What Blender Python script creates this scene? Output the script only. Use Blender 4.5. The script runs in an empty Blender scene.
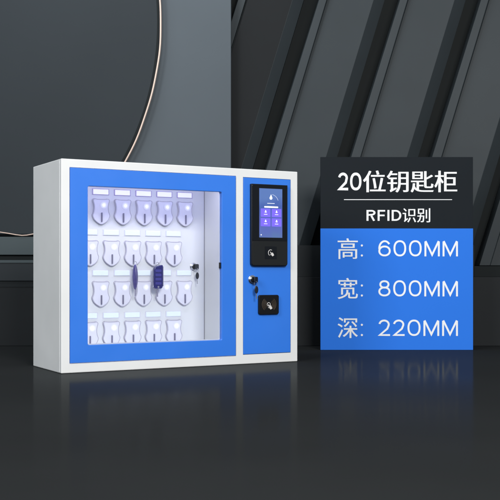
import bpy, bmesh, math, random
from mathutils import Vector, Matrix
random.seed(4)
S = bpy.context.scene
C = S.collection
F = 999.88; CX = 250.0; HY = 271.05; CZ = 0.2952
def WP(u, v, d):                      # a point seen at (u,v), d metres in front of the lens plane
    return Vector(((u-CX)/F*d, d, CZ-(v-HY)/F*d))

# ------------------------------------------------------------------ materials
MATS = {}
def lin(h):
    h = h.lstrip('#'); r = []
    for i in (0, 2, 4):
        c = int(h[i:i+2], 16)/255
        r.append(c/12.92 if c <= .04045 else ((c+.055)/1.055)**2.4)
    return tuple(r)+(1,)
def mat(name, col, rough=.4, metal=0, spec=.5, noise=0, nscale=30, bump=0, bscale=400, emit=None, estr=0, coat=0, alpha=1, rvar=0):
    m = bpy.data.materials.new(name); m.use_nodes = True
    nt = m.node_tree; b = nt.nodes['Principled BSDF']
    if isinstance(col, str): col = lin(col)
    b.inputs['Base Color'].default_value = col
    b.inputs['Roughness'].default_value = rough
    b.inputs['Metallic'].default_value = metal
    b.inputs['Specular IOR Level'].default_value = spec
    b.inputs['Coat Weight'].default_value = coat
    b.inputs['Coat Roughness'].default_value = .12
    b.inputs['Alpha'].default_value = alpha
    if emit:
        b.inputs['Emission Color'].default_value = lin(emit) if isinstance(emit, str) else emit
        b.inputs['Emission Strength'].default_value = estr
    tc = nt.nodes.new('ShaderNodeTexCoord')
    if noise:
        n = nt.nodes.new('ShaderNodeTexNoise'); n.inputs['Scale'].default_value = nscale; n.inputs['Detail'].default_value = 5
        nt.links.new(tc.outputs['Object'], n.inputs['Vector'])
        mr = nt.nodes.new('ShaderNodeMapRange'); mr.inputs[3].default_value = 1-noise; mr.inputs[4].default_value = 1+noise
        mr.inputs[1].default_value = .3; mr.inputs[2].default_value = .7
        nt.links.new(n.outputs['Fac'], mr.inputs[0])
        mx = nt.nodes.new('ShaderNodeMix'); mx.data_type = 'RGBA'; mx.blend_type = 'MULTIPLY'; mx.inputs[0].default_value = 1
        mx.inputs[6].default_value = col
        nt.links.new(mr.outputs[0], mx.inputs[7]); nt.links.new(mx.outputs[2], b.inputs['Base Color'])
    if rvar:
        n = nt.nodes.new('ShaderNodeTexNoise'); n.inputs['Scale'].default_value = 9; n.inputs['Detail'].default_value = 6
        nt.links.new(tc.outputs['Object'], n.inputs['Vector'])
        mr = nt.nodes.new('ShaderNodeMapRange'); mr.inputs[1].default_value = .3; mr.inputs[2].default_value = .7
        mr.inputs[3].default_value = max(0, rough-rvar); mr.inputs[4].default_value = rough+rvar
        nt.links.new(n.outputs['Fac'], mr.inputs[0]); nt.links.new(mr.outputs[0], b.inputs['Roughness'])
    if bump:
        n = nt.nodes.new('ShaderNodeTexNoise'); n.inputs['Scale'].default_value = bscale; n.inputs['Detail'].default_value = 2
        nt.links.new(tc.outputs['Object'], n.inputs['Vector'])
        bp = nt.nodes.new('ShaderNodeBump'); bp.inputs['Strength'].default_value = bump; bp.inputs['Distance'].default_value = .0006
        nt.links.new(n.outputs['Fac'], bp.inputs['Height']); nt.links.new(bp.outputs[0], b.inputs['Normal'])
    MATS[name] = m
    return m
white = mat('white_powder_coat', (.85,.85,.84,1), .42, noise=.032, nscale=7, bump=.12, bscale=900, rvar=.06)
inner = mat('white_inner_steel', (.83,.84,.85,1), .45, noise=.015, nscale=6)
lining_m = mat('warm_grey_inner_steel', (.83,.84,.80,1), .4, noise=.02, nscale=6)
seam_m = mat('grey_seam', (.30,.29,.31,1), .5)
blue = mat('blue_powder_coat', (.034,.205,.80,1), .38, noise=.03, nscale=5, bump=.12, bscale=900, rvar=.06)
black_pl = mat('black_plastic', (.006,.0065,.008,1), .42, spec=.25, bump=.1, bscale=1500)
grey_pl = mat('dark_grey_plastic', (.013,.0145,.0155,1), .45, spec=.25, bump=.1, bscale=1500)
black_gl = mat('black_glass', (.0035,.0045,.007,1), .16, spec=.4)
shield_m = mat('pale_lavender_acrylic', (.86,.855,.945,1), .2, coat=.3)
rim_m = mat('smoky_acrylic_edge', (.58,.56,.64,1), .25)
peg_m = mat('dark_steel_peg', (.24,.23,.32,1), .35, metal=.3)
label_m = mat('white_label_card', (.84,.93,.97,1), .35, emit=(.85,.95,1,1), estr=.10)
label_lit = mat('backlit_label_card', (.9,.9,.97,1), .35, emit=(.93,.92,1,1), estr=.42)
holder_shade = mat('violet_shade_holder', (.46,.38,.62,1), .3)
holder_m = mat('label_holder', (.74,.73,.82,1), .3)
led_m = mat('white_led', (.9,.9,1,1), .3, emit=(.92,.93,1,1), estr=2.2)
strip_fill_m = mat('added_fill_strip', (.9,.9,1,1), .3, emit=(.85,.9,1,1), estr=.8)
def glow_material():
    m = mat('painted_led_halo', (.86,.855,.945,1), .25, emit=(.80,.84,1,1), estr=.5)  # soft halo around each LED, painted as emission fading outward
    nt = m.node_tree; b = nt.nodes['Principled BSDF']
    tc = nt.nodes.new('ShaderNodeTexCoord'); vd = nt.nodes.new('ShaderNodeVectorMath'); vd.operation = 'DISTANCE'; vd.inputs[1].default_value = (.008,-.0096,.020)
    nt.links.new(tc.outputs['Object'], vd.inputs[0])
    mr = nt.nodes.new('ShaderNodeMapRange'); mr.interpolation_type = 'SMOOTHERSTEP'; mr.inputs[1].default_value = .001; mr.inputs[2].default_value = .0135; mr.inputs[3].default_value = .5; mr.inputs[4].default_value = 0
    nt.links.new(vd.outputs['Value'], mr.inputs[0]); nt.links.new(mr.outputs[0], b.inputs['Emission Strength'])
    return m
glow_m = glow_material()
strip_m = mat('violet_white_led_strip', (.9,.9,1,1), .3, emit=(.62,.50,1,1), estr=4.5)
chrome = mat('chrome', (.75,.75,.76,1), .14, metal=1)
black_rub = mat('black_key_head', (.010,.012,.02,1), .35)
gold = mat('rose_gold_wire', (.90,.68,.57,1), .3, metal=.6)
disc_m = mat('dark_slate_disc', (.029,.035,.040,1), .6, spec=.12, noise=.04, nscale=2.2, bump=.1, bscale=250)
column_m = mat('grey_wall_paint', (.090,.106,.120,1), .6, spec=.12, noise=.03, nscale=2.5, bump=.12, bscale=250)
slat_m = mat('slate_slat', (.037,.045,.050,1), .5, spec=.15, noise=.06, nscale=4, bump=.12, bscale=220)
slat_shade = mat('shaded_slate_slat', (.015,.0165,.018,1), .6, spec=.1, noise=.05, nscale=4, bump=.12, bscale=220)
gap_m = mat('near_black_wall', (.0115,.0145,.0152,1), .6, spec=.1, noise=.08, nscale=3)
plinth_m = mat('charcoal_plinth', (.022,.0242,.026,1), .6, spec=.1, noise=.06, nscale=3, bump=.1, bscale=200)
recess_m = mat('dark_recess', (.019,.022,.024,1), .6, spec=.1, noise=.06, nscale=3)
mould_m = mat('slate_moulding', (.065,.082,.088,1), .5, spec=.12, noise=.04, nscale=3)
mould_dk = mat('dark_moulding', (.030,.035,.039,1), .5, spec=.12, noise=.04, nscale=3)
caption_dark = mat('charcoal_caption_panel', (.015,.0185,.0225,1), .6, spec=.05, noise=.03, nscale=5)
caption_blue = mat('blue_caption_panel', (.032,.20,.80,1), .6, spec=.06, noise=.012, nscale=5)
letter_m = mat('white_lettering', (.93,.93,.93,1), .5)
wave_m = mat('brown_print', (.075,.052,.034,1), .5)
icon_m = mat('white_print', (.75,.72,.70,1), .5)
screen_icon = mat('screen_white', (.8,.8,.8,1), .3, emit=(.9,.92,1,1), estr=.85)
screen_tile = mat('screen_violet', (.1,.06,.4,1), .2, emit=lin('#7266ec'), estr=.85)
fob_navy = mat('navy_fob_plastic', (.013,.011,.14,1), .18, coat=.7)
fob_purple = mat('dusky_purple_fob', (.072,.060,.23,1), .32, noise=.2, nscale=80)
fob_btn = mat('fob_button', (.05,.045,.27,1), .3)
fob_edge = mat('pale_fob_edge', (.50,.48,.62,1), .25, metal=.6)

def screen_material():
    m = bpy.data.materials.new('lit_screen_blue'); m.use_nodes = True
    nt = m.node_tree; b = nt.nodes['Principled BSDF']
    tc = nt.nodes.new('ShaderNodeTexCoord'); sp = nt.nodes.new('ShaderNodeSeparateXYZ')
    nt.links.new(tc.outputs['Object'], sp.inputs[0])
    mr = nt.nodes.new('ShaderNodeMapRange'); mr.inputs[1].default_value = .402; mr.inputs[2].default_value = .559
    nt.links.new(sp.outputs['Z'], mr.inputs[0])
    n = nt.nodes.new('ShaderNodeTexNoise'); n.inputs['Scale'].default_value = 22
    nt.links.new(tc.outputs['Object'], n.inputs['Vector'])
    ad = nt.nodes.new('ShaderNodeMath'); ad.operation = 'MULTIPLY_ADD'; ad.inputs[1].default_value = .35; nt.links.new(n.outputs['Fac'], ad.inputs[0]); nt.links.new(mr.outputs[0], ad.inputs[2])
    cr = nt.nodes.new('ShaderNodeValToRGB')
    e = cr.color_ramp.elements
    e[0].position = .12; e[0].color = lin('#5a79b4'); e[1].position = 1.0; e[1].color = lin('#5d80c4')
    x = e.new(.45); x.color = lin('#5a64c4'); x = e.new(.8); x.color = lin('#4060b4')
    nt.links.new(ad.outputs[0], cr.inputs[0])
    b.inputs['Base Color'].default_value = (.03,.04,.08,1); b.inputs['Roughness'].default_value = .12
    nt.links.new(cr.outputs[0], b.inputs['Emission Color']); b.inputs['Emission Strength'].default_value = .8
    return m
screen_m = screen_material()

def glass_material():
    m = bpy.data.materials.new('clear_pane'); m.use_nodes = True
    nt = m.node_tree; nt.nodes.clear()
    o = nt.nodes.new('ShaderNodeOutputMaterial'); t = nt.nodes.new('ShaderNodeBsdfTransparent'); g = nt.nodes.new('ShaderNodeBsdfGlossy')
    t.inputs[0].default_value = (.97,.98,.985,1); g.inputs['Roughness'].default_value = .03
    f = nt.nodes.new('ShaderNodeFresnel'); f.inputs[0].default_value = 1.42
    mx = nt.nodes.new('ShaderNodeMixShader')
    nt.links.new(f.outputs[0], mx.inputs[0]); nt.links.new(t.outputs[0], mx.inputs[1]); nt.links.new(g.outputs[0], mx.inputs[2]); nt.links.new(mx.outputs[0], o.inputs[0])
    return m
pane_m = glass_material()

def floor_material():
    m = bpy.data.materials.new('dark_satin_floor'); m.use_nodes = True
    nt = m.node_tree; nt.nodes.clear()
    o = nt.nodes.new('ShaderNodeOutputMaterial'); d = nt.nodes.new('ShaderNodeBsdfDiffuse'); g = nt.nodes.new('ShaderNodeBsdfGlossy')
    tc = nt.nodes.new('ShaderNodeTexCoord'); n = nt.nodes.new('ShaderNodeTexNoise'); n.inputs['Scale'].default_value = 1.3; n.inputs['Detail'].default_value = 8
    nt.links.new(tc.outputs['Object'], n.inputs['Vector'])
    cr = nt.nodes.new('ShaderNodeValToRGB'); cr.color_ramp.elements[0].position = .3; cr.color_ramp.elements[1].position = .7
    cr.color_ramp.elements[0].color = (.0215,.0230,.0236,1); cr.color_ramp.elements[1].color = (.0255,.0272,.0280,1)
    nt.links.new(n.outputs['Fac'], cr.inputs[0]); nt.links.new(cr.outputs[0], d.inputs[0])
    mr = nt.nodes.new('ShaderNodeMapRange'); mr.inputs[3].default_value = .10; mr.inputs[4].default_value = .135
    nt.links.new(n.outputs['Fac'], mr.inputs[0]); nt.links.new(mr.outputs[0], g.inputs['Roughness'])
    g.inputs[0].default_value = (.95,1,1,1)
    mx = nt.nodes.new('ShaderNodeMixShader'); fr = nt.nodes.new('ShaderNodeFresnel'); fr.inputs[0].default_value = 1.0115; p1 = nt.nodes.new('ShaderNodeMath'); p1.operation = 'MULTIPLY'; nt.links.new(fr.outputs[0], p1.inputs[0]); nt.links.new(fr.outputs[0], p1.inputs[1])
    p2 = nt.nodes.new('ShaderNodeMath'); p2.operation = 'MULTIPLY'; p2.inputs[1].default_value = 11.5; nt.links.new(p1.outputs[0], p2.inputs[0])
    p3 = nt.nodes.new('ShaderNodeMath'); p3.operation = 'MINIMUM'; p3.inputs[1].default_value = .066; nt.links.new(p2.outputs[0], p3.inputs[0])
    nt.links.new(p3.outputs[0], mx.inputs[0])
    nt.links.new(d.outputs[0], mx.inputs[1]); nt.links.new(g.outputs[0], mx.inputs[2]); nt.links.new(mx.outputs[0], o.inputs[0])
    return m
floor_m = floor_material()

# ------------------------------------------------------------------ mesh helpers
def link(name, bm, m, parent=None, smooth=True, bevel=0, seg=2):
    bmesh.ops.recalc_face_normals(bm, faces=bm.faces)
    me = bpy.data.meshes.new(name); bm.to_mesh(me); bm.free()
    me.materials.append(m)
    o = bpy.data.objects.new(name, me); C.objects.link(o)
    if parent: o.parent = parent
    for p in me.polygons: p.use_smooth = smooth
    if smooth:
        me.set_sharp_from_angle(angle=math.radians(35))
    if bevel:
        b = o.modifiers.new('bevel', 'BEVEL'); b.width = bevel; b.segments = seg; b.limit_method = 'ANGLE'; b.angle_limit = math.radians(40)
        b.harden_normals = False
    return o
def box(bm, x0, x1, y0, y1, z0, z1):
    vs = [bm.verts.new((x, y, z)) for x in (x0, x1) for y in (y0, y1) for z in (z0, z1)]
    for f in ((0,1,3,2),(4,6,7,5),(0,4,5,1),(2,3,7,6),(0,2,6,4),(1,5,7,3)): bm.faces.new([vs[i] for i in f])
    return bm
def boxes(*a):
    bm = bmesh.new()
    for b in a: box(bm, *b)
    return bm
def prism(bm, pts, y0, y1):          # outline in XZ, extruded along Y
    a = [bm.verts.new((x, y0, z)) for x, z in pts]; b = [bm.verts.new((x, y1, z)) for x, z in pts]
    n = len(pts); bm.faces.new(a); bm.faces.new(b[::-1])
    for i in range(n): bm.faces.new((a[i], b[i], b[(i+1) % n], a[(i+1) % n]))
    return bm
def rrect(x0, x1, z0, z1, r, n=6):
    p = []
    for cx, cz, a0 in ((x1-r, z1-r, 0), (x0+r, z1-r, 90), (x0+r, z0+r, 180), (x1-r, z0+r, 270)):
        for i in range(n+1):
            a = math.radians(a0+90*i/n); p.append((cx+r*math.cos(a), cz+r*math.sin(a)))
    return p
def circ(cx, cz, r, n=28, sx=1):
    return [(cx+sx*r*math.cos(2*math.pi*i/n), cz+r*math.sin(2*math.pi*i/n)) for i in range(n)]
def tube(bm, pts, r, n=8, closed=False):
    rings = []; N = len(pts)
    for i, p in enumerate(pts):
        p = Vector(p)
        a = Vector(pts[(i-1) % N]) if closed or i else p; b = Vector(pts[(i+1) % N]) if closed or i < N-1 else p
        t = (b-a).normalized()
        u = t.cross(Vector((0,1,0)))
        if u.length < .01: u = t.cross(Vector((1,0,0)))
        u.normalize(); w = t.cross(u)
        rings.append([bm.verts.new(p+r*(math.cos(2*math.pi*k/n)*u+math.sin(2*math.pi*k/n)*w)) for k in range(n)])
    for i in range(N if closed else N-1):
        A, B = rings[i], rings[(i+1) % N]
        for k in range(n): bm.faces.new((A[k], A[(k+1) % n], B[(k+1) % n], B[k]))
    if not closed: bm.faces.new(rings[0][::-1]); bm.faces.new(rings[-1])
    return bm
def thing(name, label, cat, loc=(0,0,0), rz=0, group=None):
    o = bpy.data.objects.new(name, None); C.objects.link(o); o.empty_display_size = .05
    o.location = loc; o.rotation_euler = (0,0,rz); tag(o, label, cat, group); return o
def tag(o, label, cat, group=None):
    o['label'] = label; o['category'] = cat
    if group: o['group'] = group
def structure(o): o['kind'] = 'structure'; return o
def cut(o, cutters):                 # real openings by boolean, applied
    for c in cutters:
        m = o.modifiers.new('cut', 'BOOLEAN'); m.operation = 'DIFFERENCE'; m.object = c; m.solver = 'EXACT'
    bpy.context.view_layer.update()
    dg = bpy.context.evaluated_depsgraph_get()
    me = bpy.data.meshes.new_from_object(o.evaluated_get(dg))
    o.modifiers.clear(); o.data = me
    for c in cutters: bpy.data.objects.remove(c)
    for p in me.polygons: p.use_smooth = False
    return o

# ------------------------------------------------------------------ camera
cam = bpy.data.cameras.new('camera'); co = bpy.data.objects.new('camera', cam); C.objects.link(co)
co.location = (0, 0, CZ); co.rotation_euler = (math.pi/2, 0, 0)
cam.sensor_width = 36; cam.lens = 36*F/500; cam.shift_y = (HY-250)/500; cam.clip_end = 100; cam.clip_start = .05
S.camera = co

# ------------------------------------------------------------------ setting
bm = bmesh.new(); box(bm, -6, 6, -2, 7, -.05, 0)
structure(link('floor', bm, floor_m, smooth=False))

# near-black rear wall
DW = 4.17
def vbox(u0, u1, v0, v1, dref, d0, d1):   # box whose front face covers the given picture area at depth dref
    a = WP(u0, v1, dref); b = WP(u1, v0, dref); return (a.x, b.x, d0, d1, a.z, b.z)
o = link('rear_wall', boxes((-2.4, 2.4, DW, DW+.12, .0, 1.9)), gap_m, smooth=False)
tag(o, 'near black wall showing in the gaps between the slanted slats', 'wall')

# plinth along the wall foot
DP = 3.937
x230 = WP(231, 0, 3.99).x
bm = bmesh.new()
ztop = WP(0, 277, DP).z; zr = WP(0, 266, DP).z; xr = WP(478, 0, DP).x
box(bm, -2.4, 2.4, DP, DW-.005, .0, ztop)
pl = thing('plinth', 'low charcoal plinth running along the foot of the backdrop behind the cabinet and caption board', 'plinth', (0,0,0))
link('plinth_body', bm, plinth_m, pl, smooth=False, bevel=.002)
link('recess_band', boxes((x230+.004, xr-.012, DP+.012, DW-.005, ztop+.001, WP(0, 245.3, DP+.012).z)), recess_m, pl, smooth=False)
link('end_block', boxes((xr-.0115, 2.4, DP+.010, DW-.005, ztop+.001, zr)), gap_m, pl, smooth=False)

# grey wall on the left and its base moulding
gw = thing('wall_panel', 'flat grey wall panel with a straight edge, behind the dark disc', 'wall panel', (0,0,0))
zb = WP(0, 236.5, 3.95).z
link('panel', boxes((-2.4, x230, 3.99, DW-.005, zb, 1.9)), column_m, gw, smooth=False, bevel=.002)
md = thing('base_moulding', 'stepped slate moulding below the gold edged disc, left of the cabinet', 'moulding', (0,0,0))
def zz(v): return WP(0, v, 3.93).z
xm = x230
link('upper_band', boxes((-2.4, xm, 3.926, 4.16, zz(255), zz(236.8))), mould_m, md, smooth=False, bevel=.0025)
link('groove', boxes((-2.4, xm-.002, 3.94, 4.16, zz(260), zz(255)-.0005)), gap_m, md, smooth=False)
link('lip', boxes((-2.4, xm, 3.926, 4.16, zz(263), zz(260)-.0005)), mould_m, md, smooth=False, bevel=.001)
link('lower_band', boxes((-2.4, xm, 3.929, 4.16, zz(281), zz(263)-.0005)), mould_dk, md, smooth=False, bevel=.002)
link('shadow_gap', boxes((-2.4, xm-.002, 3.935, 4.16, zz(287), zz(281)-.0005)), recess_m, md, smooth=False)

# big dark disc with gold wire edge
dd = 3.955
cu, cv, R = -131.0, 22.0, 290.5
dt = thing('wall_disc', 'huge dark slate disc with a thin rose gold edge, at top left', 'wall disc', (0,0,0))
pts = []
vb = 234.5
a1 = math.asin((vb-cv)/R)
for i in range(81):
    a = a1+(-math.radians(62)-a1)*i/80
    p = WP(cu+R*math.cos(a), cv+R*math.sin(a), dd); pts.append((p.x, p.z))
topz = pts[-1][1]
left = WP(-300, 0, dd).x
pts.append((left, topz)); pts.append((left, WP(0, vb, dd).z))
bm = bmesh.new(); prism(bm, pts, dd, 3.988)
link('disc_face', bm, disc_m, dt, bevel=.003)
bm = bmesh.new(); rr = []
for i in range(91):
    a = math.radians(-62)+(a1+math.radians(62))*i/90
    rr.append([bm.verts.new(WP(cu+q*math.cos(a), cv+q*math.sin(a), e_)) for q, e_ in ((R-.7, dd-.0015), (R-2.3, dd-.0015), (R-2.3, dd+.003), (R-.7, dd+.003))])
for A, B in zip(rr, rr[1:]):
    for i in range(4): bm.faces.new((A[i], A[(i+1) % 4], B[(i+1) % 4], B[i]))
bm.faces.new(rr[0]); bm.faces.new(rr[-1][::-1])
link('rim_shade', bm, gap_m, dt, smooth=False)  # dark ring stands in for the shade inside the gold edge
bm = bmesh.new(); tp = []
R2 = R+1.3
for i in range(90):
    a = math.radians(-62)+(a1+math.radians(62))*i/89
    w = .35*math.sin(i*.37)+.25*math.sin(i*.83)
    p = WP(cu+(R2+w*.5)*math.cos(a), cv+(R2+w*.5)*math.sin(a), dd-.006); tp.append(p)
tube(bm, tp, .0041, 10)
link('gold_edge', bm, gold, dt)
bm = bmesh.new(); tp = []
for u, v in ((-140,229),(-60,231.5),(-20,231.2),(0,232.2),(8,233.4),(16,234.8),(22,235.5),(27,235.2),(33,234.1),(42,233.5),(54,234.6),(64.0,235)):
    tp.append(WP(u, v, 3.923))
tube(bm, tp, .0024, 8)
link('gold_edge', bm, gold, dt)

# slanted slats
SL = .297
vt, vbm = -90.0, 246.0
def slat(k, um_last=False):
    dark = (k == -2)
    dfr, dba = 4.06, 4.098
    off = 81*k
    vb_ = 265.5 if k == 2 else vbm
    # picture columns at v=0 of: foot left, face left, face right, foot right
    def cols(v):
        t = v/156.0
        return (398.5-48.5*t+off, 407.5-46.8*t+off, 454.5-47.3*t+off, 465-46.8*t+off)
    bm = bmesh.new(); rings = []
    for v in (vt, vb_):
        c = cols(v)
        z = WP(0, v, dfr).z
        q = [(WP(c[0], v, dba).x, dba), (WP(c[0]+1.5, v, dfr).x, dfr+.002), (WP(c[1], v, dfr).x, dfr), (WP(c[1]+.5, v, dfr+.022).x, dfr+.022), (WP(c[2], v, dfr).x, dfr), (WP(c[3], v, dba).x, dba),
             (WP(c[3], v, dba).x, DW-.003), (WP(c[0], v, dba).x, DW-.003)]
        rings.append([bm.verts.new((x, y, z)) for x, y in q])
    n = 8
    bm.faces.new(rings[0]); bm.faces.new(rings[1][::-1])
    for i in range(n): bm.faces.new((rings[0][i], rings[0][(i+1) % n], rings[1][(i+1) % n], rings[1][i]))
    return bm
slab = {-2: 'slanted slate slat with shade painted on its face, next to the grey wall panel edge',
        -1: 'slanted slate slat rising from behind the right end of the cabinet top',
        0: 'slanted slate slat whose lower end is hidden by the left half of the caption board',
        1: 'slanted slate slat whose lower end is hidden by the right half of the caption board',
        2: 'slanted slate slat rising past the right side of the caption board at the picture edge'}
for k in (-2, -1, 0, 1, 2):
    o = link('slanted_slat', slat(k), slat_m, smooth=False, bevel=.0012)
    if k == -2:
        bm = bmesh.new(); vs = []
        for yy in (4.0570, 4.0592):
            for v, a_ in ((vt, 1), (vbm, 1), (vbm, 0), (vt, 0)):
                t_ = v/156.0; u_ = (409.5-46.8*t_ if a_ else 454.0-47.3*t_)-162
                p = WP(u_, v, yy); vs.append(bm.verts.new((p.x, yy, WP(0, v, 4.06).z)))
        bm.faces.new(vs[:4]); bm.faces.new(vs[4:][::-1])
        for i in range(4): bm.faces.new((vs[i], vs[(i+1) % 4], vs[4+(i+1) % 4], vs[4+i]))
        link('shade_sheet', bm, slat_shade, o, smooth=False)  # dark sheet paints the wall panel's shadow onto this slat
    tag(o, slab[k], 'slat', 'slanted slats on the backdrop')
# ------------------------------------------------------------------ key cabinet
TX, TY, YAW = -.54271, 2.87418, .51054
W, H, D = .8, .6192, .2688
cab = thing('key_cabinet', 'white steel key cabinet with a blue framed glass door and blue control side', 'key cabinet', (TX, TY, 0), YAW)
ox0, ox1, oz0, oz1 = .0248, .5715, .0272, .5955
px0, px1, pz0, pz1 = .5965, .7737, .0300, .5930
YB = .229
bm = boxes((0, W, 0, D, .0005, H))
bmesh.ops.bevel(bm, geom=bm.edges[:], offset=.0022, segments=2, affect='EDGES', profile=.5)
body = link('body', bm, white, cab)
def cutter(*b): return link('cut', boxes(b), white, smooth=False)
def ccut(pts, y0, y1): return link('cut', prism(bmesh.new(), pts, y0, y1), white, smooth=False)
cc = [cutter(.011, .577, .019, YB+.006, .012, H-.011), cutter(.590, W-.011, .019, D-.012, .012, H-.011),
      cutter(ox0, ox1, -.02, .03, oz0, oz1), cutter(px0, px1, -.02, .03, pz0, pz1)]
for c in cc: c.parent = cab
cut(body, cc)
# folded seams on the left side
link('side_seam', boxes((-.0006, .001, .0145, .0160, .004, H-.004)), inner, cab, smooth=False)
bm = bmesh.new()
link('back_panel', boxes((.0115, .5765, YB, YB+.004, .0125, H-.0115)), inner, cab, smooth=False)
link('side_lining', boxes((.5752, .5768, .024, YB-.001, .013, H-.012)), lining_m, cab, smooth=False, bevel=.0005)
link('corner_seam', boxes((.5733, .5750, YB-.0010, YB-.0002, .013, H-.012)), seam_m, cab, smooth=False)
# LED strip of the cabinet at the top, added fill strip at the bottom
link('light_strip', boxes((.03, .56, .045, .060, H-.0165, H-.0115)), strip_m, cab, smooth=False)

link('light_strip', boxes((.03, .56, .045, .060, .0125, .0170)), strip_fill_m, cab, smooth=False)  # unseen strip added to brighten the lower shelves of hooks
# door
wx0, wx1, wz0, wz1 = .0798, .5202, .0793, .5430
door = link('door', boxes((ox0+.0016, ox1-.0014, -.0022, .0125, oz0+.0016, oz1-.0014)), blue, cab, smooth=False)
c1 = ccut(rrect(wx0, wx1, wz0, wz1, .005), -.03, .05); c1.parent = cab
cut(door, [c1])
b = door.modifiers.new('bevel', 'BEVEL'); b.width = .0013; b.segments = 2; b.limit_method = 'ANGLE'
gk = link('gasket', prism(bmesh.new(), rrect(wx0-.004, wx1+.004, wz0-.004, wz1+.004, .006), .0128, .0145), inner, door, smooth=False)
c1 = ccut(rrect(wx0+.0015, wx1-.0015, wz0+.0030, wz1-.0002, .003), -.03, .05); c1.parent = cab
cut(gk, [c1])
link('window_pane', prism(bmesh.new(), rrect(wx0-.001, wx1+.001, wz0-.001, wz1+.001, .004), .0070, .0100), pane_m, door, smooth=False)
link('edge_block', boxes((wx1-.004, wx1-.0003, .003, .012, .303, .322)), black_pl, door, smooth=False, bevel=.001)  # small dark block on the right edge of the window
# blue control panel
link('control_panel', boxes((px0+.0012, px1-.0012, -.0012, .012, pz0+.0012, pz1-.0012)), blue, cab, smooth=False, bevel=.0012)

# key hooks
def shield(w, h):
    half = [(0, -.5), (.10, -.49), (.30, -.41), (.44, -.32), (.52, -.21), (.53, -.14), (.46, -.03), (.43, .08), (.43, .2), (.46, .31), (.50, .38), (.505, .44), (.46, .475), (.38, .485), (.3, .47), (.15, .465), (0, .465)]
    p = [(x*w, z*h) for x, z in half]; return p + [(-x, z) for x, z in p[-2:0:-1]]
SH = shield(.053, .081)
bmh = prism(bmesh.new(), SH, -.009, 0)
proto = link('key_hook', bmh, shield_m, None, bevel=.0015)
kids = []
kids.append(link('rim', tube(bmesh.new(), [(x*1.0, -.0092, z*1.0) for x, z in SH], .0010, 6, True), rim_m, proto))
kids.append(link('rim', tube(bmesh.new(), [(x*1.04, -.001, z*1.03) for x, z in SH], .0009, 6, True), rim_m, proto))
kids.append(link('peg', prism(bmesh.new(), rrect(-.0018, .0018, -.034, -.004, .0016, 4), -.015, -.0088), peg_m, proto, bevel=.0004))
bm = bmesh.new(); bmesh.ops.create_uvsphere(bm, u_segments=14, v_segments=8, radius=.0031)
bmesh.ops.transform(bm, matrix=Matrix.Translation((.008, -.0095, .020)) @ Matrix.Diagonal((1,.5,1,1)), verts=bm.verts)
kids.append(link('led', bm, led_m, proto))
kids.append(link('led_halo', prism(bmesh.new(), circ(.008, .020, .0132, 28), -.0096, -.0091), glow_m, proto, smooth=False))
rows = [(.206, .0736, .4845, .5465), (.1685, .0728, .3525, .4180), (.205, .0732, .2230, .2890), (.1675, .0731, .0950, .1540)]
lproto = link('label_plate', boxes((-.0255, .0255, -.003, 0, -.0080, .0080)), label_m, None, smooth=False, bevel=.0008)
lh = link('holder', boxes((-.0280, .0280, -.0012, .001, -.0095, .0095)), holder_m, lproto, smooth=False)
l0m = lproto.data.copy(); l0m.materials[0] = label_lit; h0m = lh.data.copy(); h0m.materials[0] = holder_shade
l1m, h1m = lproto.data, lh.data
first = True
hooks = []
for r, (x0, dx, zc, zl) in enumerate(rows):
    for k in range(5):
        if first: h, l = proto, lproto
        else:
            h = proto.copy(); C.objects.link(h)
            for kk in kids: c = kk.copy(); C.objects.link(c); c.parent = h
            l = lproto.copy(); l.data = l1m; C.objects.link(l); c = lh.copy(); c.data = h1m; C.objects.link(c); c.parent = l
        first = False
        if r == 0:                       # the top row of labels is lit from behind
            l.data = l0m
            for c in l.children: c.data = h0m  # violet shade of the top row, painted into the holder colour
        h.parent = cab; h.location = (x0+dx*k, YB-.0003, zc); l.parent = cab; l.location = (x0+dx*k+.0005, YB-.0005, zl)
        hooks.append(h)
# inner lock
def lock(x, y, z, name, r, parent):
    lk = link(name, prism(bmesh.new(), circ(x, z, r), y-.010, y), chrome, parent, bevel=.001)
    bm = bmesh.new(); tube(bm, [(x+(r*1.12)*math.cos(t*math.pi/14), y-.0015, z+(r*1.12)*math.sin(t*math.pi/14)) for t in range(28)], r*.17, 8, True)
    link('collar', bm, chrome, lk)
    link('cylinder', prism(bmesh.new(), circ(x, z, r*.7), y-.0125, y-.0098), black_pl, lk, bevel=.0006)
    return lk
lock(.5335, YB-.0003, .3095, 'lock', .0105, cab)
lock(.6285, -.0013, .2680, 'lock', .0112, cab)
# terminal
tm = link('terminal', prism(bmesh.new(), [(.6202,.5722),(.7540,.5722)][::-1]+rrect(.6202, .7540, .3115, .5722, .0085)[14:], -.0135, -.0014), black_pl, cab, bevel=.0015)
link('front_glass', prism(bmesh.new(), rrect(.6222, .7520, .3925, .5702, .0055), -.0143, -.0136), black_gl, tm, smooth=False, bevel=.0002)
link('lower_cover', prism(bmesh.new(), rrect(.6222, .7520, .3140, .3905, .0060), -.0147, -.0136), grey_pl, tm, smooth=False, bevel=.0004)
sc = link('screen', boxes((.6477, .7330, -.0146, -.0144, .4022, .5587)), screen_m, tm, smooth=False)
YS0, YS1 = -.0152, -.0147
def scr(name, bm, m): return link(name, bm, m, sc, smooth=False)
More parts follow.
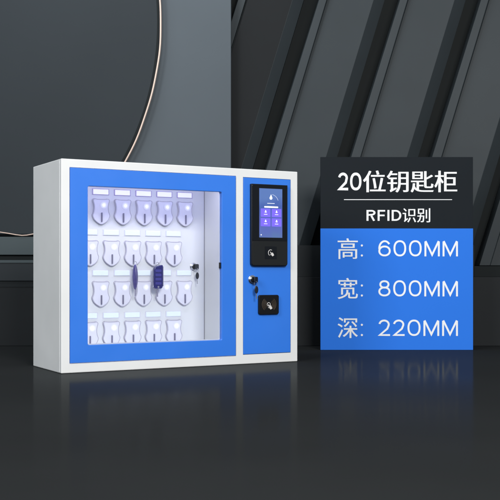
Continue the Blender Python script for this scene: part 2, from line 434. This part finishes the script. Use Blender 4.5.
# 2 x 2 violet tiles
for i, (a, b_) in enumerate(((.6530, .6885), (.6935, .7290))):
    for j, (c, d) in enumerate(((.4380, .4640), (.4680, .4945))):
        t = scr('tile', prism(bmesh.new(), rrect(a, b_, c, d, .002), YS0+.0001, YS1), screen_tile)
        cx, cz = (a+b_)/2, (c+d)/2+.004
        bm = bmesh.new(); prism(bm, circ(cx, cz+.0020, .0020, 12), YS0-.0003, YS0); prism(bm, rrect(cx-.0034, cx+.0034, cz-.0034, cz-.0004, .0012, 3), YS0-.0003, YS0)
        link('tile_icon', bm, screen_icon, t, smooth=False)
        link('tile_caption', boxes((cx-.0062, cx+.0062, YS0-.0003, YS0, cz-.0098, cz-.0085)), screen_icon, t, smooth=False)
scr('input_bar', prism(bmesh.new(), rrect(.6660, .7170, .4975, .5022, .0015, 3), YS0, YS1), screen_icon)
bm = bmesh.new(); prism(bm, circ(.6905, .5285, .0050, 16), YS0, YS1); prism(bm, [(.6862, .5305), (.6948, .5305), (.6905, .5400)], YS0-.0003, YS0-.0001)
scr('drop_icon', bm, screen_icon)
scr('caption', boxes((.6770, .7040, YS0, YS1, .5110, .5122)), screen_icon)
scr('corner_icon', prism(bmesh.new(), circ(.6545, .4105, .0018, 10), YS0, YS1), screen_icon)
bm = bmesh.new(); tube(bm, [(.6905+.0285*math.cos(a), -.0148, .512+.0285*math.sin(a)) for a in [math.radians(20+5*i) for i in range(13)]], .0003, 5)
scr('arc_line', bm, screen_icon)
# reader window in the terminal
rw = link('reader_window', prism(bmesh.new(), rrect(.6680, .7120, .3335, .3740, .001), -.0152, -.0148), black_gl, tm, smooth=False)
def hand(bm, cx, cz, s, y, rot):
    # pointing hand print: cupped palm ring, four fingers and a thumb
    M = Matrix.Rotation(rot, 2)
    def P2(pts): return [(cx+s*(M @ Vector(p)).x, cz+s*(M @ Vector(p)).y) for p in pts]
    prism(bm, P2([(-.30,-.62),(.30,-.62),(.36,-.1),(.30,.12),(-.34,.12),(-.40,-.15)]), y-.0004, y)
    prism(bm, P2([(-.34,.13),(-.16,.13),(-.14,.80),(-.24,.88),(-.34,.80)]), y-.0004, y)
    prism(bm, P2([(-.13,.13),(.02,.13),(.02,.42),(-.13,.42)]), y-.0004, y)
    prism(bm, P2([(.04,.13),(.17,.13),(.17,.36),(.04,.36)]), y-.0004, y)
    prism(bm, P2([(.19,.13),(.30,.13),(.30,.28),(.19,.28)]), y-.0004, y)
    prism(bm, P2([(-.42,-.14),(-.72,.14),(-.64,.26),(-.41,.02)]), y-.0004, y)
bm = bmesh.new()
hand(bm, .6950, .3500, .0115, -.0154, .55)
tube(bm, [(.6890+.0085*math.cos(a), -.0156, .3535+.0095*math.sin(a)) for a in [math.radians(60+13*i) for i in range(15)]], .0010, 6)
link('hand_symbol', bm, icon_m, rw, smooth=False)
# square card reader
cr = link('card_reader', prism(bmesh.new(), rrect(.6495, .7238, .1565, .2187, .0060), -.0095, -.0014), black_pl, cab, bevel=.0015)
bm = bmesh.new()
for sgn in (-1, 1):
    for r_ in (.0120, .0165, .0210, .0255):
        tube(bm, [(.6867+sgn*(r_*math.cos(a)), -.0097, .1885+r_*.92*math.sin(a)) for a in [math.radians(-48+8*i) for i in range(13)]], .0010, 6)
link('wave_symbol', bm, wave_m, cr)
bm = bmesh.new(); hand(bm, .6915, .1805, .0125, -.0099, .5)
tube(bm, [(.6852+.0058*math.cos(a), -.0101, .1885+.0058*math.sin(a)) for a in [math.radians(24*i) for i in range(15)]], .0009, 6, True)
link('hand_symbol', bm, icon_m, cr, smooth=False)

# ------------------------------------------------------------------ keys (things of their own)
RC = Matrix.Rotation(YAW, 3, 'Z')
def wpos(x, y, z): return RC @ Vector((x, y, z)) + Vector((TX, TY, 0))
def lock_key(x, y, z, label, s=1.0):
    t = thing('cabinet_key', label, 'key', wpos(x, y, z), YAW, 'keys left in the cabinet locks')
    link('key_shaft', boxes((-.0012*s, .0012*s, -.006*s, -.0005, -.003*s, .003*s)), chrome, t, smooth=False)
    link('key_head', prism(bmesh.new(), rrect(-.0095*s, .0095*s, -.0095*s, .0095*s, .0045*s), -.0100*s, -.0055*s), black_rub, t, bevel=.001).rotation_euler = (0, 0, .5)
    link('ring', tube(bmesh.new(), [(.002*s+.0065*s*math.cos(a), -.0105*s, -.0135*s+.0080*s*math.sin(a)) for a in [2*math.pi*i/20 for i in range(20)]], .0007*s, 6, True), chrome, t)
    bm = prism(bmesh.new(), circ(.0035*s, -.0315*s, .0120*s, 24, .52), -.0125*s, -.0085*s)
    link('spare_head', bm, black_rub, t, bevel=.0012)
    link('spare_blade', boxes((.0020*s, .0050*s, -.0112*s, -.0098*s, -.0600*s, -.0430*s)), chrome, t, smooth=False)
    return t
lock_key(.6290, -.0125, .2675, 'black headed key with a dark tag, in the lock beside the screen terminal')
lock_key(.5345, YB-.0115, .3095, 'small dark key in the lock inside the glass door, right of the hooks', .95)

# two fobs hanging from the second row
def fob_blade(t):
    link('key_blade', boxes((-.0022, .0022, -.001, .001, -.1000, -.0760)), fob_edge, t, smooth=False, bevel=.0006)
    link('ring', tube(bmesh.new(), [(.0055*math.cos(a), 0, .0045+.0070*math.sin(a)) for a in [2*math.pi*i/20 for i in range(20)]], .0008, 6, True), chrome, t)
h3 = hooks[7].location; h4 = hooks[8].location
yk = YB-.032
t = thing('key_fob', 'narrow dusky purple key fob seen edge on, hanging from the second hook row', 'key fob', wpos(.3115, yk, .3145), YAW, 'key fobs hanging in the cabinet')
bm = bmesh.new(); bmesh.ops.create_uvsphere(bm, u_segments=24, v_segments=18, radius=1)
bmesh.ops.transform(bm, matrix=Matrix.Translation((0, 0, -.0385)) @ Matrix.Diagonal((.0088, .0100, .0405, 1)), verts=bm.verts)
link('fob_case', bm, fob_purple, t)
link('fob_seam', tube(bmesh.new(), [(.0018+.0003*math.cos(a), -.0103*math.cos(a)-.000, -.0385+.0395*math.sin(a)) for a in [math.pi*(-.45+.9*i/24) for i in range(25)]], .0006, 6), fob_edge, t)
fob_blade(t)
t = thing('key_fob', 'wide navy key fob with rows of buttons, hanging from the second hook row', 'key fob', wpos(.3880, yk-.002, .3120), YAW, 'key fobs hanging in the cabinet')
fb = link('fob_case', prism(bmesh.new(), [(-.0135,-.0035),(.0060,.0020),(.0150,.0035),(.0165,-.0020),(.0160,-.0640),(.0140,-.0715),(.0090,-.0740),(-.0110,-.0740),(-.0160,-.0700),(-.0165,-.0150)], -.010, .004), fob_navy, t, bevel=.0028, seg=3)
link('fob_side', boxes((.0162, .0180, -.0085, .0025, -.0660, -.0020)), fob_edge, t, smooth=False, bevel=.0006)
for i in range(4):
    z = -.016-.0135*i
    link('button', prism(bmesh.new(), rrect(-.0115, .0095, z-.0042, z+.0042, .003, 4), -.0110, -.0099), fob_btn, t, bevel=.0004)
link('badge', prism(bmesh.new(), circ(-.0010, -.0680, .0032, 14), -.0110, -.0099), fob_edge, t)
fob_blade(t)

# ------------------------------------------------------------------ caption overlay, made up as a standing board
DS = 3.737
def sx(u): return (u-CX)/F*DS
def sz(v): return CZ-(v-HY)/F*DS
sg = thing('caption_board', 'graphic caption built as an added standing board, charcoal above and blue below, with white Chinese text and sizes', 'caption board', (sx(396.7), DS, 0))
def loc(bm):
    bmesh.ops.translate(bm, verts=bm.verts, vec=(-sx(396.7), -DS, 0)); return bm
up = link('upper_panel', loc(boxes((sx(320.5), sx(473), DS, DS+.010, sz(228.5)+.0003, sz(157)))), caption_dark, sg, smooth=False, bevel=.0006)
lo = link('lower_panel', loc(boxes((sx(320.5), sx(473), DS-.0015, DS+.010, .0005, sz(228.5)))), caption_blue, sg, smooth=False, bevel=.0006)
for u in (345, 448):
    x = sx(u)
    bm = bmesh.new()
    vs = [bm.verts.new((xx, yy, z)) for xx in (x-.006, x+.006) for yy, z in ((DS+.0105, .001), (DS+.0105, .30), (DS+.0165, .30), (DS+.13, .001))]
    bm.faces.new(vs[:4]); bm.faces.new(vs[4:][::-1])
    for i in range(4): bm.faces.new((vs[i], vs[(i+1) % 4], vs[4+(i+1) % 4], vs[4+i]))
    link('support', loc(bm), black_pl, sg, smooth=False)
def text(body, u0, u1, v0, v1, parent, weight=0.0, ext=.0012):
    cu_ = bpy.data.curves.new('lettering', 'FONT'); cu_.body = body; cu_.size = 1; cu_.offset = weight; cu_.resolution_u = 6
    t = bpy.data.objects.new('lettering', cu_); C.objects.link(t)
    bpy.context.view_layer.update()
    me = bpy.data.meshes.new_from_object(t.evaluated_get(bpy.context.evaluated_depsgraph_get()))
    bpy.data.objects.remove(t); bpy.data.curves.remove(cu_)
    xs = [v.co.x for v in me.vertices]; ys = [v.co.y for v in me.vertices]
    ax, bx, ay, by = min(xs), max(xs), min(ys), max(ys)
    front = DS-(.0015 if parent is lo else 0)
    bm = bmesh.new(); bm.from_mesh(me); bpy.data.meshes.remove(me)
    for v in bm.verts:
        x = sx(u0+(u1-u0)*(v.co.x-ax)/(bx-ax)); z = sz(v1+(v0-v1)*(v.co.y-ay)/(by-ay))
        v.co = (x, front-.0008, z)
    bmesh.ops.remove_doubles(bm, verts=bm.verts, dist=1e-6)
    g = bmesh.ops.extrude_face_region(bm, geom=bm.faces[:])
    bmesh.ops.translate(bm, verts=[e for e in g['geom'] if isinstance(e, bmesh.types.BMVert)], vec=(0, .0007, 0))
    return link('lettering', loc(bm), letter_m, parent, smooth=False)

def arc(cx, cy, rx, ry, a0, a1, n=20):
    return [(cx+rx*math.cos(math.radians(a0+(a1-a0)*i/n)), cy+ry*math.sin(math.radians(a0+(a1-a0)*i/n))) for i in range(n+1)]
def sup(cx, cy, rx, ry, n=40, e=.88):
    r = []
    for i in range(n):
        a = 2*math.pi*i/n; c, s_ = math.cos(a), math.sin(a)
        r.append((cx+rx*math.copysign(abs(c)**e, c), cy+ry*math.copysign(abs(s_)**e, s_)))
    return r
# strokes of each sign on a unit high cell: (advance width, [(closed, points)])
def glyph(ch, h):
    # h = half of the stroke width; everything stays inside 0..1
    a, b = h, 1-h
    if ch == '0': return .76, [(True, sup(.38, .5, .38-h, .5-h))]
    if ch == '8': return .72, [(True, sup(.36, .745, .30-h, .255-h, e=.95)), (True, sup(.36, .285+h*.35, .36-h, .285-h*.65, e=.95))]
    if ch == '6': return .74, [(True, sup(.37, .335, .37-h, .335-h, e=.95)), (False, arc(.385, .50, .385-h, .5-h, 36, 186, 24))]
    if ch == '2': return .68, [(False, arc(.335, .70, .325-h, .30-h, 172, -22, 18)+[(.52, .44), (a+.03, a), (.68, a)])]
    if ch == 'M': return .92, [(False, [(a, 0), (a, b-.02)]), (False, [(a+.01, 1-h*.9), (.46, .10), (.91-h, 1-h*.9)]), (False, [(.92-h, b-.02), (.92-h, 0)])]
    if ch == 'R': return .66, [(False, [(a, 0), (a, 1)]), (False, [(a, b), (.38, b)]+arc(.38, .73+h*.2, .26-h*.6, .27-h*1.2, 90, -90, 12)+[(a, .46+h)]), (False, [(.36, .47), (.64-h, 0)])]
    if ch == 'F': return .56, [(False, [(a, 0), (a, 1)]), (False, [(a, b), (.56, b)]), (False, [(a, .5), (.52, .5)])]
    if ch == 'I': return 2*h, [(False, [(a, 0), (a, 1)])]
    if ch == 'D': return .72, [(False, [(a, 0), (a, 1)]), (False, [(a, b), (.30, b)]+arc(.30, .5, .42-h, .5-h, 90, -90, 20)+[(a, a)])]
def ribbon(bm, pts, closed, h, y0, y1, fx):
    pts = [p for i, p in enumerate(pts) if (Vector(p)-Vector(pts[i-1])).length > 1e-4]
    n = len(pts); L = []; Rr = []
    for i in range(n):
        p = Vector(pts[i]); q0 = Vector(pts[i-1]) if (closed or i) else None; q1 = Vector(pts[(i+1) % n]) if (closed or i < n-1) else None
        d0 = (p-q0).normalized() if q0 is not None else None; d1 = (q1-p).normalized() if q1 is not None else None
        if d0 is None: d0 = d1
        if d1 is None: d1 = d0
        n0 = Vector((-d0.y, d0.x)); n1 = Vector((-d1.y, d1.x)); m = (n0+n1)
        m = m.normalized() if m.length > 1e-6 else n0
        k = h/max(.42, m.dot(n0))
        L.append(p+m*k); Rr.append(p-m*k)
    V = [[bm.verts.new((fx(q)[0], y, fx(q)[1])) for q in S_] for S_, y in ((L, y0), (Rr, y0), (L, y1), (Rr, y1))]
    for i in range(n if closed else n-1):
        j = (i+1) % n
        bm.faces.new((V[0][i], V[0][j], V[1][j], V[1][i])); bm.faces.new((V[0][i], V[2][i], V[2][j], V[0][j])); bm.faces.new((V[1][i], V[1][j], V[3][j], V[3][i]))
def latin(body, u0, u1, v0, v1, parent, width, gap):
    Hh = v1-v0; h = width/2/Hh
    G = [glyph(c, h) for c in body]; tot = sum(g[0] for g in G)+gap*(len(G)-1)
    kx = (u1-u0)/(tot*Hh)
    x = 0; bm = bmesh.new(); front = DS-(.0015 if parent is lo else 0); n = 0
    for w_, strokes in G:
        for closed, pts in strokes:
            n += 1; o_ = .00005*(n % 3)
            fx = lambda q, x=x: (sx(u0+(x+q[0])*kx*Hh), sz(v1-q[1]*Hh))
            ribbon(bm, pts, closed, h, front-.0007-o_, front-.0001, fx)
        x += w_+gap
    return link('lettering', loc(bm), letter_m, parent, smooth=False)
def bold_text(body, u0, u1, v0, v1, parent, sh):
    latest = None
    for i, d in enumerate((-sh, 0, sh)):
        o = text(body, u0+sh+d, u1-sh+d, v0, v1, parent, 0)
        for v in o.data.vertices: v.co.y -= .00006*i
        if latest is None: latest = o
        else:
            bm = bmesh.new(); bm.from_mesh(latest.data); bm.from_mesh(o.data); bm.to_mesh(latest.data); bm.free()
            bpy.data.objects.remove(o)
    return latest
latin('20', 338.0, 361.4, 172.6, 190.4, up, 2.7, .13)
bold_text('位钥匙柜', 363.0, 457.2, 170.6, 192.4, up, .36)
link('divider_line', loc(boxes((sx(344), sx(452), DS-.0009, DS-.0001, sz(200.0), sz(199.3)))), letter_m, up, smooth=False)
latin('RFID', 366.5, 401.3, 210.0, 220.8, up, 1.6, .17)
bold_text('识别', 402.6, 430.2, 208.3, 222.4, up, .15)
for ch, dg, a, b_, c, d in (('高', '600MM', 238.3, 259.0, 240.3, 256.4), ('宽', '800MM', 278.0, 299.0, 280.3, 296.4), ('深', '220MM', 317.4, 338.0, 319.6, 335.9)):
    bold_text(ch, 337.6, 357.8, a, b_, lo, .12)
    bm = bmesh.new()
    for vv in (c+5.2, d-.9):
        prism(bm, [(sx(361.8)+.0040*math.cos(t*math.pi/6), sz(vv)+.0040*math.sin(t*math.pi/6)) for t in range(12)], DS-.0023, DS-.0016)
    link('lettering', loc(bm), letter_m, lo, smooth=False)
    latin(dg, 378.3, 457.8, c, d, lo, 1.8, .17)

# ------------------------------------------------------------------ lights
w = bpy.data.worlds.new('World'); S.world = w; w.use_nodes = True
w.node_tree.nodes['Background'].inputs[0].default_value = (.80,.90,1,1); w.node_tree.nodes['Background'].inputs[1].default_value = .36
def area(name, loc_, target, sx_, sy_, power, col=(1,1,1)):
    l = bpy.data.lights.new(name, 'AREA'); l.shape = 'RECTANGLE'; l.size = sx_; l.size_y = sy_; l.energy = power; l.color = col
    o = bpy.data.objects.new(name, l); C.objects.link(o); o.location = loc_
    o.rotation_euler = (Vector(target)-Vector(loc_)).to_track_quat('-Z', 'Y').to_euler(); return o
area('softbox_key', (1.3, -1.2, 2.3), (-.1, 3.1, .3), 1.4, 1.0, 175, (1,.985,.96))
area('softbox_fill', (-2.3, -.4, 2.2), (-.3, 3.2, .4), 1.2, 1.4, 84, (.95,.98,1))
area('backdrop_wash', (-.75, 3.1, 2.15), (-.6, 4.0, 1.2), 1.3, .3, 13, (.9,.96,1))
# the cabinet's own lamp, under its LED strip
l = area('cabinet_strip_light', (0,0,0), (0,0,-1), .5, .02, .50, (.90,.88,1))
l.parent = cab; l.location = (.295, .052, H-.018); l.rotation_euler = (math.radians(8), 0, 0)

l2 = area('cabinet_lower_fill', (0,0,0), (0,0,-1), .5, .02, .17, (.92,.95,1))  # added fill lamp for the lower part of the cabinet
l2.parent = cab; l2.location = (.295, .052, .019); l2.rotation_euler = (math.radians(180-14), 0, 0)
S.view_settings.view_transform = 'Standard'; S.view_settings.look = 'None'; S.view_settings.exposure = 0; S.view_settings.gamma = 1
S.cycles.use_denoising = True
S.cycles.max_bounces = 8; S.cycles.transparent_max_bounces = 12
